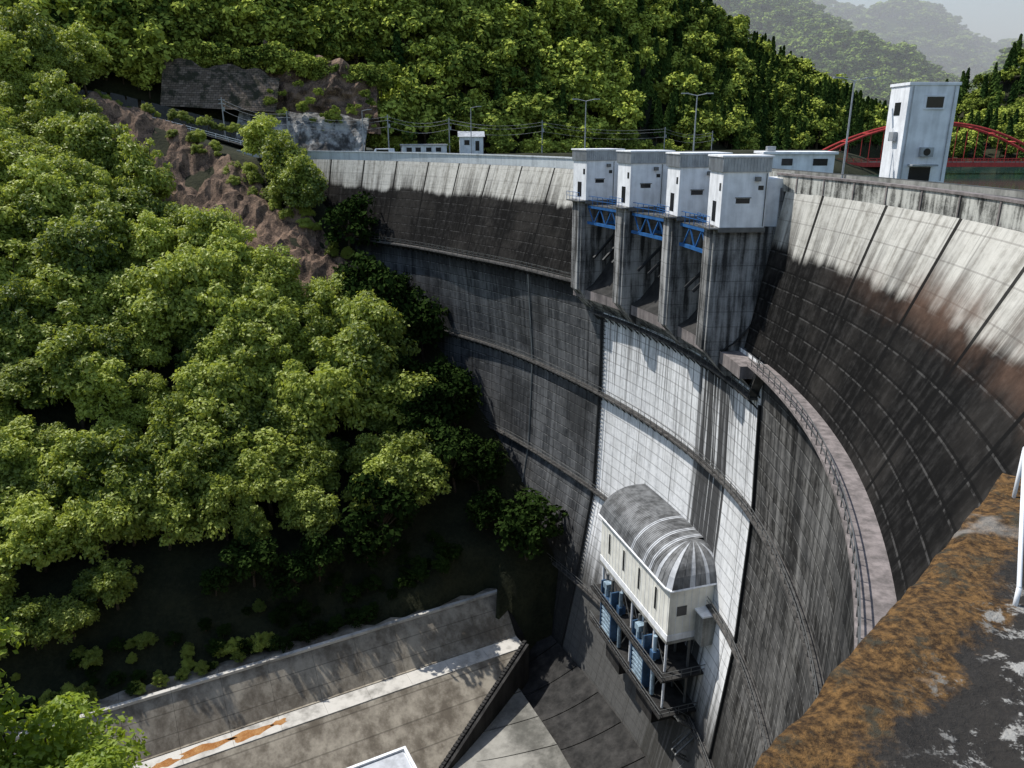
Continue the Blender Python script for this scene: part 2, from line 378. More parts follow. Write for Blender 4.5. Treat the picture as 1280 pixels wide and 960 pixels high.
for i,(th,Rn) in enumerate(PIERS):
    er=(math.cos(rad(th)),math.sin(rad(th))); et=(-er[1],er[0])
    fr=lambda r,t,z:(Q[0]+er[0]*(Rn+r)+et[0]*t,Q[1]+er[1]*(Rn+r)+et[1]*t,z)
    last=(i==3); L=RC(th)+(6 if not last else .9)-Rn; tk=1.3 if not last else 1.5
    mb=MB()
    mb.box(0,L,-tk,tk,-20.35,-8.3,0,fr)
    mb.box(-.25,-.001,-tk*.7,tk*.7,-20.35,-8.3,0,fr)
    mb.box(min(6,L-.5),L,-tk+.01,tk-.01,-8.3,-4.75,0,fr)
    mb.hexa([fr(2.2,-tk,-23.0),fr(L*.5,-tk,-23.0),fr(L*.5,tk,-23.0),fr(2.2,tk,-23.0),fr(0,-tk,-20.36),fr(L*.5,-tk,-20.36),fr(L*.5,tk,-20.36),fr(0,tk,-20.36)])
    mb.obj('spillway_pier',M_pier,dam,bevel=.06)
    W=5.5 if not last else 4.5; tt=tk+.55; t1=tt
    mb=MB()
    mb.box(.25,W,-tt,t1,-8.3,-3.3,0,fr)
    mb.box(.15,W+.1,-tt-.1,t1+.1,-8.75,-8.3,3,fr)
    mb.box(.10,W+.15,-tt-.15,t1+.15,-3.3,-2.0,1,fr)
    mb.box(-.02,W+.27,-tt-.27,t1+.27,-2.0,-1.82,0,fr)
    k=.25
    while k<W:
        mb.box(k,k+.1,-tt-.2,-tt-.15,-3.25,-2.05,1,fr); mb.box(k,k+.1,t1+.15,t1+.2,-3.25,-2.05,1,fr); k+=.3
    k=-tt
    while k<t1: mb.box(.05,.10,k,k+.1,-3.25,-2.05,1,fr); k+=.3
    mb.box(1.6,2.9,-tt-.03,-tt+.02,-6.1,-5.65,2,fr)
    mb.box(1.5,3.0,-tt-.14,-tt-.0,-5.62,-5.54,3,fr)
    mb.box(3.6,4.1,-tt-.03,-tt+.02,-4.9,-4.5,2,fr)
    mb.box(.22,.26,-.6,.5,-7.9,-6.0,2,fr)
    mb.box(.22,.26,-tt+.4,-tt+.9,-5.0,-4.3,2,fr)
    mb.box(3.2,3.7,-tt-.35,-tt-.0,-4.1,-3.7,3,fr)
    mb.tube(fr(4.3,-tt-.08,-8.2),fr(4.3,-tt-.08,-3.4),.05,5,3)
    mb.box(-.75,.22,-tt,t1,-8.5,-8.35,3,fr)
    for q in np.linspace(-tt,t1,5): mb.tube(fr(-.7,q,-8.35),fr(-.7,q,-7.3),.04,4,4)
    for h in (-7.8,-7.3): mb.tube(fr(-.7,-tt,h),fr(-.7,t1,h),.04,4,4)
    mb.obj('gate_winch_tower',[M_white,M_grey,M_glass,M_rail,M_blue],dam,bevel=.03)
    if last:
        mb=MB(); mb.box(W+.3,L+.1,-tt+.8,tt-.1,-8.3,-3.9,0,fr); mb.obj('tower_annex',M_white,dam,bevel=.03)
for (ta,Ra),(tb,Rb) in zip(PIERS[:-1],PIERS[1:]):
    mb=MB(); t0,t1=tb+1.3,ta-1.0
    Rm=lambda t:Rb+(Ra-Rb)*(t-tb)/(ta-tb)
    for off in (.6,3.4):
        for z in (-11.4,-9.3): arc_box(mb,t0,t1,lambda t:Rm(t)+off,lambda t:Rm(t)+off+.28,z,z+.35,0)
        tt_=t0;up=True
        while tt_<t1-.5:
            a,b=(-11.3,-9.2) if up else (-9.2,-11.3)
            mb.tube(P(tt_,Rm(tt_)+off+.14,a),P(tt_+.9,Rm(tt_+.9)+off+.14,b),.1,4,0); tt_+=.9; up=not up
    arc_box(mb,t0,t1,lambda t:Rm(t)+.6,lambda t:Rm(t)+3.6,-9.0,-8.85,1)
    for h in (-8.3,-7.8): arc_box(mb,t0,t1,lambda t:Rm(t)+.55,lambda t:Rm(t)+.63,h,h+.07,0)
    for k in np.linspace(t0,t1,7): mb.tube(P(k,Rm(k)+.6,-8.9),P(k,Rm(k)+.6,-7.75),.05,4,0)
    for k in (t0+.8,(t0+t1)/2,t1-.8):
        mb.tube(P(k,Rm(k)+3,-9),P(k,RL(k)+7.8,-11),.16,5,1); mb.tube(P(k,Rm(k)+1,-15.8),P(k,RL(k)+7.8,-8),.2,5,2)
    mb.obj('gate_service_bridge',[M_blue,M_rail,M_railD],dam)

# ------------------------------------------------------------------ outlet gate house
gh=empty('outlet_gate_house')
ang=math.atan2(-.957,.30)
ex=np.array([math.cos(ang),math.sin(ang)]); ey=np.array([-ex[1],ex[0]])
g0=np.array([11.8,90.2])
G=lambda x,y,z:(g0[0]+ex[0]*x+ey[0]*y,g0[1]+ex[1]*x+ey[1]*y,z)
Lh=18.3;Wh=6.6;ze=-47.3;zb=-53.9
mb=MB()
mb.box(0,Lh,0,Wh+2,zb,ze,0,G)
mb.box(-.1,Lh+.1,-.1,Wh+2,zb-.35,zb,3,G)
mb.box(-.06,Lh+.06,-.06,Wh,zb+.02,zb+.8,4,G)
for x in (2.4,6.6,10.8,15.0):
    mb.box(x,x+.5,-.03,.02,-51.6,-48.8,1,G)
    mb.box(x-.08,x+.0,-.06,.0,-51.6,-48.8,0,G);mb.box(x+.5,x+.58,-.06,.0,-51.6,-48.8,0,G)
mb.box(Lh-.02,Lh+.05,1.0,2.2,-50.8,-49.6,1,G)
mb.box(Lh,Lh+1.6,3.4,6.6,zb-.3,-50.4,3,G); mb.box(Lh-.0,Lh+1.8,3.2,6.8,-50.4,-50.2,4,G)
for x in np.arange(.9,Lh,.9): mb.box(x,x+.04,-.025,.0,zb+.8,ze,4,G)
for y in np.arange(.9,Wh,.9): mb.box(Lh,Lh+.025,y,y+.04,zb+.8,ze,4,G)
mb.obj('walls',[M_cream,M_glass,M_rail,M_conc,M_white],gh)
xr=Lh-3.8; yr=4.7; zr=3.5
def hp(t): return (1-min(1,t)**2.2)**.62
mb=MB(); NS=48;NP=10
cols=[]
for i in range(NS+1):
    x=-.3+(xr+.3)*i/NS; row=[]
    for k in range(NP+1):
        tt=1-k/NP; row.append(G(x,yr-(yr+.35)*tt,ze+zr*hp(tt)+.02))
    for k in range(1,5):
        tt=k/4; row.append(G(x,yr+(Wh+1.5-yr)*tt,ze+zr*hp(tt*.45)+.02))
    cols.append(row)
v=[p for row in cols for p in row]
m=NP+5
fs=[(i*m+j,i*m+j+1,(i+1)*m+j+1,(i+1)*m+j) for i in range(NS) for j in range(m-1)]
mb.add(v,fs)
for q in range(len(fs)):
    if (q//(m-1)) in (30,31,40,41,45,46): mb.mi[q]=1
phis=np.linspace(0,math.pi*.92,21); rows=[]
for ph in phis:
    c,s_=math.cos(ph),math.sin(ph)
    r1=((yr+.35)/c) if c>.001 else ((Wh+1.2-yr)/abs(c) if c<-.001 else 1e9)
    r2=(Lh+.35-xr)/s_ if s_>0.001 else 1e9
    r=min(r1,r2); row=[]
    for k in range(NP+1):
        tt=1-k/NP
        row.append(G(xr+r*tt*s_,yr-r*tt*c,ze+zr*hp(tt)+.02))
    rows.append(row)
v=[p for r in rows for p in r]; m2=NP+1
fs=[(i*m2+j,(i+1)*m2+j,(i+1)*m2+j+1,i*m2+j+1) for i in range(len(rows)-1) for j in range(NP)]
k0=len(mb.f); mb.add(v,fs)
for q in range(len(fs)):
    mb.mi[k0+q]=1 if (q//NP)%3==1 else 0
for r in cols+rows:
    for a,b in zip(r[:-1],r[1:]): mb.tube(a,b,.045,4,0)
ev=[c[0] for c in cols]+[r[0] for r in rows[:15]]
for a,b in zip(ev[:-1],ev[1:]): mb.tube(a,b,.13,5,3)
mb.obj('barrel_roof',[M_roof,M_rooflt,M_grey,M_white],gh)
mb=MB()
for z in (-58.3,-63.3):
    mb.box(-1,Lh+1,-.9,Wh+3,z-.25,z,3,G)
    for h in (.5,1.05):
        mb.tube(G(-1,-.85,z+h),G(Lh+1,-.85,z+h),.05,4,1); mb.tube(G(Lh+1,-.85,z+h),G(Lh+1,Wh,z+h),.05,4,1)
    for x in np.arange(-1,Lh+1.1,1.2): mb.tube(G(x,-.85,z),G(x,-.85,z+1.05),.04,4,1)
    for y in np.arange(-.8,Wh,1.2): mb.tube(G(Lh+1,y,z),G(Lh+1,y,z+1.05),.04,4,1)
for x in np.linspace(.5,Lh-.5,7):
    for y in (.3,3.2): mb.tube(G(x,y,zb-.3),G(x,y,-63.3),.16,6,0 if y>1 else 4)
    mb.tube(G(x,.0,-63.5),G(x,Wh+1,-70),.28,5,3)
    mb.tube(G(x,.3,-58.1),G(x,3.2,-62.5),.07,4,1)
for a,b in zip(np.linspace(.5,Lh-.5,7)[:-1],np.linspace(.5,Lh-.5,7)[1:]):
    mb.tube(G(a,.3,-54.3),G(b,.3,-58.1),.06,4,1); mb.tube(G(b,.3,-58.5),G(a,.3,-63.1),.06,4,1)
for gx in (2.0,11.2):
    for k,z in enumerate(np.arange(-62.9,-59.4,.62)):
        mb.box(gx,gx+2.9,-.5,.3,z,z+.32,2,G)
    mb.box(gx-.2,gx-.01,-.6,.5,-63.2,-55.8,5,G); mb.box(gx+2.91,gx+3.1,-.6,.5,-63.2,-55.8,5,G)
    for k in (0.7,2.2):
        mb.tube(G(gx+k,-.1,-59.2),G(gx+k,-.1,-54.5),.2,8,1); mb.tube(G(gx+k,-.1,-57.8),G(gx+k,-.1,-56.3),.32,8,2)
    mb.box(gx-.1,gx+3.0,-.55,.4,-58.0,-57.75,5,G); mb.box(gx+.9,gx+1.9,-.8,.2,-56.1,-55.3,2,G)
    mb.tube(G(gx+4.4,.1,-63.1),G(gx+4.4,.1,-55),.26,8,2); mb.tube(G(gx+4.4,.1,-60),G(gx+4.4,3,-60),.25,8,5)
    mb.box(gx+4.0,gx+4.8,-.3,.6,-58.0,-57,5,G)
    mb.box(gx-.4,gx+3.8,.6,5.5,-68,-63.6,3,G)
for k in range(5):
    a=G(Lh+1.2,1+(k%2)*3,-63.3-2.4*k);b=G(Lh+1.2,1+((k+1)%2)*3,-63.3-2.4*(k+1)); mb.tube(a,b,.12,4,1)
    a2=G(Lh+2.0,1+(k%2)*3,-63.3-2.4*k);b2=G(Lh+2.0,1+((k+1)%2)*3,-63.3-2.4*(k+1)); mb.tube(a2,b2,.12,4,1)
    for q in np.linspace(0,1,9):
        mb.tube(Vector(a).lerp(Vector(b),q),Vector(a2).lerp(Vector(b2),q),.06,4,1)
    mb.tube(Vector(a)+Vector((0,0,1)),Vector(b)+Vector((0,0,1)),.04,4,1)
mb.obj('gate_machinery_and_platforms',[M_rail,M_rail,M_lblue,M_dark,M_white,M_dblue],gh)

# ------------------------------------------------------------------ terrain
O=np.array([-2.,99.]); fl=np.array([-.88,-.475]); nn=np.array([-.475,.88])
def SN(x,y): return nn[0]*(x-O[0])+nn[1]*(y-O[1])
def FN(x,y): return fl[0]*(x-O[0])+fl[1]*(y-O[1])
def T(x,y):
    s=SN(x,y); k=4*mnoise.noise(Vector((x*.035,y*.035,0)))+1.5*mnoise.noise(Vector((x*.12,y*.12,3)))
    if s>5.5 or (s>2 and FN(x,y)<-1):
        cap=-4.8+max(0,-56-x)*.32; cap=min(cap,12+k)
        z=-67+.71*(s-1)
        z2=-68.3 if s<8.5 else (-68.3+1.35*(s-8.5) if s<15 else -59.5+.725*(s-15))
        c=min(1,max(0,(FN(x,y)-4)/16)); c=c*c*(3-2*c)
        z=z*(1-c)+z2*c+k*min(1,max(0,s-7)/20)
        return min(z,cap)
    if s>-47: return -84
    z=-70+1.62*(-47-s)+k*.5
    z+=41*math.exp(-((x+34)**2+(y-26)**2)/324)
    if x<-30: return min(z,-20)
    return min(z,-5.3)
def grid(name,x0,x1,y0,y1,st,mat,zf):
    xs=np.arange(x0,x1+.1,st); ys=np.arange(y0,y1+.1,st); v=[(x,y,zf(x,y)) for x in xs for y in ys]; m=len(ys)
    f=[(i*m+j,(i+1)*m+j,(i+1)*m+j+1,i*m+j+1) for i in range(len(xs)-1) for j in range(m-1)]
    mb=MB(); mb.add(v,f); return mb.obj(name,mat,smooth=True)
grid('terrain',-300,140,-60,260,2.0,M_floor,T)
mb=MB(); mb.add([(-4000,-3000,-90),(4000,-3000,-90),(4000,6000,-90),(-4000,6000,-90)],[(0,1,2,3)]); mb.obj('ground',M_floor)
b=NB('reservoir_water'); M_water=b.finish((.03,.07,.06),.08,bump=b.noise(b.pos(),.8,3),bs=.1,bd=.1,spec=.5)
mb=MB(); ths=np.linspace(-30,78,60); v=[]
for t in ths: v+=[P(t,RC(t)+6.5,-12),P(t,RC(t)+320,-12)]
mb.add(v,[(2*i,2*i+1,2*i+3,2*i+2) for i in range(59)]); mb.obj('reservoir_water',M_water)

def loft(name,B,Rg,mat,nu=60,nw=18,amp=6,curve=.9,fs=.02,gul=1.0):
    B=np.array(B,float); Rg=np.array(Rg,float)
    def li(A,u):
        k=np.linspace(0,1,len(A)); return np.array([np.interp(u,k,A[:,c]) for c in range(3)])
    def pt(u,w):
        a=li(B,u);c=li(Rg,u); p=a+(c-a)*w; p[2]=a[2]+(c[2]-a[2])*w**curve
        d=mnoise.noise(Vector((p[0]*fs,p[1]*fs,5)))*amp+mnoise.noise(Vector((p[0]*fs*3,p[1]*fs*3,9)))*amp*.35
        e=math.sin(math.pi*min(1,max(0,w)))**.5 if w<.5 else 1
        p[2]+=d*e*gul*(1 if w<.7 else .6)
        return p
    v=[];f=[]
    for i in range(nu+1):
        for j in range(nw+1): v.append(tuple(pt(i/nu,j/nw)))
    m=nw+1
    for i in range(nu):
        for j in range(nw): f.append((i*m+j,i*m+j+1,(i+1)*m+j+1,(i+1)*m+j))
    mb=MB(); mb.add(v,f); mb.obj(name,mat,smooth=True)
    return pt
H1B=[(-260,120,14),(-190,150,14),(-130,176,13),(-92,190,9),(-62,199,1),(-30,209,-4.5),(10,224,-6),(50,250,-8),(90,290,-10),(125,312,-10),(165,335,-11)]
H1R=[(-330,240,120),(-260,270,125),(-170,300,120),(-110,315,118),(-50,330,112),(10,345,100),(45,350,78),(79,352,45),(108,358,25),(132,356,10),(168,350,-8)]
pH1=loft('hillside',H1B,H1R,M_floor,90,24,12,.9)
loft('reservoir_bank',[(-70,178,-16),(-40,186,-16),(0,200,-16),(40,225,-17),(80,265,-17),(120,290,-17),(165,315,-17)],
     [(-62,199,1),(-45,202,-4.0),(-30,209,-4.4),(10,224,-5.9),(50,250,-7.9),(90,290,-9.9),(165,335,-10.9)],M_rock,40,6,.6)
pH2=loft('hill_right',[(170,330,-12),(215,325,-12),(260,330,-12),(320,330,-12)],[(175,400,-9),(221,410,12),(256,415,32),(330,420,70)],M_floor,30,14,5)
pF3=loft('far_hill',[ray(u,172,640) for u in (1150,1220,1300,1400)],[ray(u,v,760) for u,v in ((1150,165),(1220,110),(1290,48),(1400,-20))],M_leafH,30,16,14,.9,.01)
pF1=loft('mountain',[ray(u,175,700) for u in (700,860,1000,1120,1230,1330)],[ray(u,v,980) for u,v in ((700,-120),(870,-60),(970,10),(1065,58),(1150,108),(1260,165))],M_leafH,60,24,45,.9,.008)
pF2=loft('far_mountain',[ray(u,170,1300) for u in (850,1000,1150,1300,1450)],[ray(u,v,1750) for u,v in ((850,-60),(950,0),(1010,16),(1070,28),(1120,20),(1165,24),(1205,58),(1240,66),(1290,42),(1450,-20))],M_leafH,70,24,90,.9,.004)
hz=NB('valley_haze'); vs=hz.node('ShaderNodeVolumeScatter'); vs.inputs['Color'].default_value=(.98,.99,1,1); vs.inputs['Density'].default_value=.00080; vs.inputs['Anisotropy'].default_value=0.0
hz.t.links.new(vs.outputs[0],hz.out.inputs['Volume'])
mb=MB(); mb.box(60,1900,430,2900,-60,300); mb.obj('valley_haze',hz.m)

bq=NB('stone_retaining_wall'); pz=bq.pos(); xx,yy,zz=bq.sep(pz)
br=bq.node('ShaderNodeTexBrick'); bq.put(br.inputs['Vector'],bq.comb(xx,zz)); br.inputs['Scale'].default_value=.5
br.inputs['Color1'].default_value=(.10,.075,.055,1); br.inputs['Color2'].default_value=(.20,.155,.12,1); br.inputs['Mortar'].default_value=(.02,.02,.018,1)
nz_=bq.noise(pz,.35,5,.7)
M_stone=bq.finish(bq.mix(bq.step(nz_,.48,.6),br.outputs[0],(.03,.03,.018)),.95,bump=nz_,bs=.6,bd=.5)
def patch(name,pts,mat,nx=40,ny=16,amp=1.2,top=1.5):
    A0,B0,C0,D0=[np.array(p) for p in pts]; v=[];f=[]
    for i in range(nx+1):
        for j in range(ny+1):
            s=i/nx;t=j/ny; p=(A0*(1-s)+B0*s)*(1-t)+(D0*(1-s)+C0*s)*t
            d=amp*mnoise.fractal(Vector(p*.15),.9,2.1,4); e=top*mnoise.noise(Vector((p[0]*.2,0,1)))*(t>.9)
            v.append((p[0],p[1]-d,p[2]+e))
    for i in range(nx):
        for j in range(ny): f.append((i*(ny+1)+j,(i+1)*(ny+1)+j,(i+1)*(ny+1)+j+1,i*(ny+1)+j+1))
    mb=MB(); mb.add(v,f); return mb.obj(name,mat)
patch('retaining_wall',[ray(200,132,187),ray(345,140,194),ray(350,92,201),ray(204,72,194)],M_stone,amp=.25,top=3)
patch('shotcrete_slope',[ray(292,192,187),ray(455,194,190),ray(462,146,197),ray(300,136,195)],M_shot)
patch('rock_cut',[ray(300,150,196),ray(475,168,198),ray(470,92,207),ray(330,54,208)],M_rock,amp=3.2,top=5)
mb=MB()
rd=[(-130,166,10),(-100,172,7.5),(-76,178,2),(-58,180,-3),(-48,180,-4.5)]
for a,b_ in zip(rd[:-1],rd[1:]): mb.add([a,b_,(b_[0]-2,b_[1]+8,b_[2]),(a[0]-2,a[1]+8,a[2])],[(0,1,2,3)])
mb.obj('road',M_asph)
mb=MB()
for a,b_ in zip(rd[:-1],rd[1:]):
    for h in (.5,.95): mb.tube((a[0],a[1],a[2]+h),(b_[0],b_[1],b_[2]+h),.07,4)
    for q in np.linspace(0,1,8):
        c=Vector(a).lerp(Vector(b_),q); mb.tube(c,c+Vector((0,0,1)),.06,4)
mb.obj('road_guardrail',M_white)
def rockz(x,y): return T(x,y)+1.2+3.2*mnoise.noise(Vector((x*.18,y*.18,8)))+1.3*mnoise.noise(Vector((x*.6,y*.6,2)))
v=[];f=[]
A=np.array([-34.,143.]);Bp=np.array([-90.,175.]);dr=(Bp-A)/np.linalg.norm(Bp-A);pr=np.array([dr[1],-dr[0]]); Lr=np.linalg.norm(Bp-A)
for i in range(90):
    for j in range(26):
        q=A+dr*Lr*i/89+pr*(-10+20*j/25); v.append((q[0],q[1],rockz(*q)-(2.0 if j in(0,25) else 0)))
for i in range(89):
    for j in range(25): f.append((i*26+j,i*26+j+1,(i+1)*26+j+1,(i+1)*26+j))
mb=MB(); mb.add(v,f); mb.obj('rock_slope',M_rock)
def in_rock(x,y):
    q=np.array([x,y])-A; l=q@dr; d=q@pr; return -5<l<Lr+3 and -8.5<d<9

# ------------------------------------------------------------------ stilling basin
basin=empty('stilling_basin')
BP=lambda F,N,z:(O[0]+fl[0]*F+nn[0]*N,O[1]+fl[1]*F+nn[1]*N,z)
M_apr=concrete('apron_concrete',(.09,.088,.078),(.32,.31,.28),.25,(.38,.62),wn=(.2,.6,.2))
M_wallb=concrete('basin_wall_concrete',(.13,.11,.085),(.38,.34,.275),.7,(.38,.64),lines=2.0,wn=(.45,.4,.15))
M_strip=concrete('basin_berm_concrete',(.22,.21,.19),(.52,.50,.46),.5,(.34,.56))
mb=MB()
for F0 in np.arange(-3,150,6.):
    F1=F0+5.97
    mb.hexa([BP(F0,-.0,-76),BP(F1,0,-76),BP(F1,8,-76),BP(F0,8,-76),BP(F0,.01,-73.3),BP(F1,.01,-73.3),BP(F1,8,-73.3),BP(F0,8,-73.3)],0)
    mb.hexa([BP(F0,.3,-73.29),BP(F1,.3,-73.29),BP(F1,8,-73.29),BP(F0,8,-73.29),BP(F0,4.6,-68.2),BP(F1,4.6,-68.2),BP(F1,8,-68.2),BP(F0,8,-68.2)],0)
    mb.box(F0,F1,-2.8,-.02,-76,-73.4,1,BP)
    mb.box(F0,F1,4.5,5.1,-68.19,-67.8,1,BP)
    mb.box(F0,F1,-48,-46,-82,-68,0,BP)
nF,nW=28,6; v=[];f=[]
for j in range(nW+1):
    w=j/nW; N_=-2.8-10.4*w; Fs=-3+18.6*w
    for i in range(nF+1):
        F_=Fs+(150-Fs)*(i/nF); v.append(BP(F_,N_,-73.5-6.6*w))
for j in range(nW):
    for i in range(nF): f.append((j*(nF+1)+i,j*(nF+1)+i+1,(j+1)*(nF+1)+i+1,(j+1)*(nF+1)+i))
mb.add(v,f,0)
mb.obj('training_walls',[M_wallb,M_strip],basin)
mb=MB()
for Fc,Nc,a_,b_ in ((37,-1.5,2.6,.8),(42.5,-1.3,3.2,.7),(47,-1.6,1.6,.6),(33,-1.2,1.0,.5)):
    vs_=[BP(Fc+a_*math.cos(t)*(1+.3*math.sin(3*t+Fc)),Nc+b_*math.sin(t)*(1+.25*math.cos(5*t+Fc)),-73.393) for t in np.linspace(0,6.283,25)[:-1]]
    mb.add(vs_,[tuple(range(24))])
mb.obj('rust_stains_on_berm',M_ruststain,basin)
mb=MB(); mb.box(-40,160,-46,10,-82,-80,0,BP); mb.obj('basin_floor',M_apr,basin)
for k,(ra,rb_,h) in enumerate(((0,9,2.6),(9,20,1.1))):
    mb=MB()
    t=-14
    while t<27:
        v=[];m=8
        for tt in (t,t+3.9):
            for j in range(m+1):
                w=j/m; v.append(P(tt,RF(tt,-80)+.4-(ra+(rb_-ra)*w),-79.97+h*(1-w)**1.6+(.0 if k else .9*(1-w))))
        mb.add(v,[(j,j+1,m+2+j,m+1+j) for j in range(m)]); t+=4
    mb.obj('curved_apron',M_apr if k else M_dark,basin,smooth=True)
mb=MB(); a=Vector(BP(-3.2,-2.8,-73.3)); c=Vector(BP(15.4,-13.2,-79.9))
d=(c-a).normalized(); sd=Vector((-d.y,d.x,0)).normalized()
q=[a+sd*.45,a-sd*.0,c-sd*.0,c+sd*.45]
mb.hexa([tuple(x-Vector((0,0,8))) for x in q]+[tuple(x+Vector((0,0,.35))) for x in q])
for k in range(40):
    p=a.lerp(c,k/40)-sd*.35; mb.box(-.25,.25,-.25,.25,-.3,.6,0,frame(p.x,p.y,p.z,math.atan2(d.y,d.x)))
mb.obj('stepped_end_sill',M_dark,basin)
mb=MB(); v=[BP(-3,8,-68.2),BP(-3,4.6,-68.2),BP(-3,-.0,-73.3),BP(-3,-2.8,-73.4),BP(-3.2,-3,-81),P(26,RF(26,-78),-78),P(30,RF(30,-70),-70),P(34,RF(34,-58),-58),BP(6,12,-66)]
mb.add(v,[(0,1,6,7),(1,2,5,6),(2,3,4,5),(0,7,8)]); mb.obj('wing_wall',M_dark,basin)
hut=empty('valve_house')
hf=frame(-13,60.5,0,rad(28)); mb=MB()
mb.box(-3.2,3.2,-2.6,2.6,-80,-61.8,0,hf); mb.obj('shaft',M_white,hut)
mb=MB(); mb.box(-3.7,3.7,-3.1,3.1,-61.8,-61.4,0,hf); mb.box(-3.3,3.3,-2.7,2.7,-61.4,-61.25,1,hf)
for q in ((-3.7,3.7,-3.1,-2.8),(-3.7,3.7,2.8,3.1),(-3.7,-3.4,-2.8,2.8),(3.4,3.7,-2.8,2.8)): mb.box(*q,-61.4,-61.0,0,hf)
mb.box(-1,0,-1,0,-61.25,-60.7,2,hf)
mb.obj('flat_roof',[M_white,M_rooflt,M_grey],hut)

# ------------------------------------------------------------------ vegetation
def quads(pos,nor,size,rs,asp=1.6):
    n=len(pos); r=rs.normal(size=(n,3)); nor=nor/np.linalg.norm(nor,axis=1)[:,None]
    u=np.cross(nor,r); u/=np.linalg.norm(u,axis=1)[:,None]+1e-9; w=np.cross(nor,u)
    s=size[:,None]; a=u*s*.5*asp; b_=w*s*.5
    bend=nor*s*.12
    V=np.stack([pos-a-bend,pos-b_*1.0,pos+a-bend,pos+b_],1).reshape(-1,3)
    F=np.arange(n*4).reshape(-1,4); return V,F
def tree_mesh(name,seed,H,cr,nc,nl,leaf,lm,flat=.75,jit=.45):
    rs=np.random.RandomState(seed); cz=H*.58; rz=H*.42
    d=rs.normal(size=(nc*3,3)); d/=np.linalg.norm(d,axis=1)[:,None]; d=d[d[:,2]>-.6][:nc]
    C=d*np.array([cr,cr,rz])*rs.uniform(.45,1.0,(len(d),1))+np.array([0,0,cz])
    C[:,:2]+=rs.normal(size=(len(d),2))*cr*.1
    rr=cr*rs.uniform(.15,.40,len(d))
    PV=[];PN=[]
    for c,r in zip(C,rr):
        k=int(nl*(r/(cr*.32))**2); e=rs.normal(size=(k,3)); e/=np.linalg.norm(e,axis=1)[:,None]
        e=e[(e[:,2]>-.5)|(rs.rand(len(e))<.3)]
        lump=1+.25*np.sin(e[:,0]*5+seed)*np.cos(e[:,1]*6+c[0])
        p=c+e*np.array([r,r,r*flat])*(rs.uniform(.65,1.12,(len(e),1)))*lump[:,None]
        PV.append(p); PN.append(e*.7+np.array([0,0,.55])+rs.normal(size=e.shape)*jit)
    pos=np.concatenate(PV); nor=np.concatenate(PN)
    V,F=quads(pos,nor,leaf*rs.uniform(.55,1.35,len(pos)),rs)
    mb=MB(); mb.v=[tuple(p) for p in V]; mb.f=[tuple(q) for q in F]; mb.mi=[0]*len(F)
    mb.tube((0,0,-3),(0,0,H*.45),H*.028,7,1,H*.018)
    for c in C[::3]: mb.tube((0,0,H*rs.uniform(.28,.45)),tuple(c),H*.013,5,1,H*.004)
    me=bpy.data.meshes.new(name); me.from_pydata(mb.v,[],mb.f); me.materials.append(lm); me.materials.append(M_bark)
    me.polygons.foreach_set('material_index',mb.mi); me.update(); return me
def conifer_mesh(name,seed,H,cr,nl,leaf,lm):
    rs=np.random.RandomState(seed); h=rs.uniform(0,1,nl)**.8; a=rs.uniform(0,6.283,nl)
    R=cr*(1-h)**.8*(.75+.25*np.sin(h*H*2.6+3*np.sin(a*2+seed)))*rs.uniform(.6,1.05,nl)+.1
    pos=np.stack([np.cos(a)*R,np.sin(a)*R,H*.18+h*H*.82-R*.25],1)
    nor=np.stack([np.cos(a),np.sin(a),np.full(nl,.7)],1)+rs.normal(size=(nl,3))*.4
    V,F=quads(pos,nor,leaf*rs.uniform(.6,1.3,nl),rs,1.5)
    mb=MB(); mb.v=[tuple(p) for p in V]; mb.f=[tuple(q) for q in F]; mb.mi=[0]*len(F)
    mb.tube((0,0,-3),(0,0,H*.9),H*.02,6,1,.03)
    me=bpy.data.meshes.new(name); me.from_pydata(mb.v,[],mb.f); me.materials.append(lm); me.materials.append(M_bark)
    me.polygons.foreach_set('material_index',mb.mi); me.update(); return me
BR=[tree_mesh('broadleaf_%d'%i,10+i,10+(i%3),4.6-.3*(i%3),60,180,.36,M_leaf) for i in range(6)]
BR_SHADE=[tree_mesh('broadleaf_painted_shade_%d'%i,20+i,10,4.6,40,90,.5,M_leafShade) for i in range(2)]
BRF=[tree_mesh('broadleaf_far_%d'%i,30+i,10,4.8,36,70,.62,M_leafB) for i in range(4)]
CON=[conifer_mesh('conifer_%d'%i,50+i,15,2.6,1400,.7,M_coni) for i in range(3)]
BRH=[tree_mesh('broadleaf_mountain_%d'%i,70+i,10,4.8,24,40,1.1,M_leafH,.75,.15) for i in range(3)]
NEAR=[tree_mesh('near_tree_%d'%i,90+i,13,4.6,90,300,.24,M_leafN,.6) for i in range(2)]
def put(me,p,s,par,name,sz=1.0):
    o=bpy.data.objects.new(name,me); o.location=p; o.rotation_euler=(random.uniform(-.1,.1),random.uniform(-.1,.1),random.uniform(0,6.28))
    o.scale=(s,s,s*sz); link(o,par)
fb=empty('forest_on_left_bank'); cnt=0
x=-215.
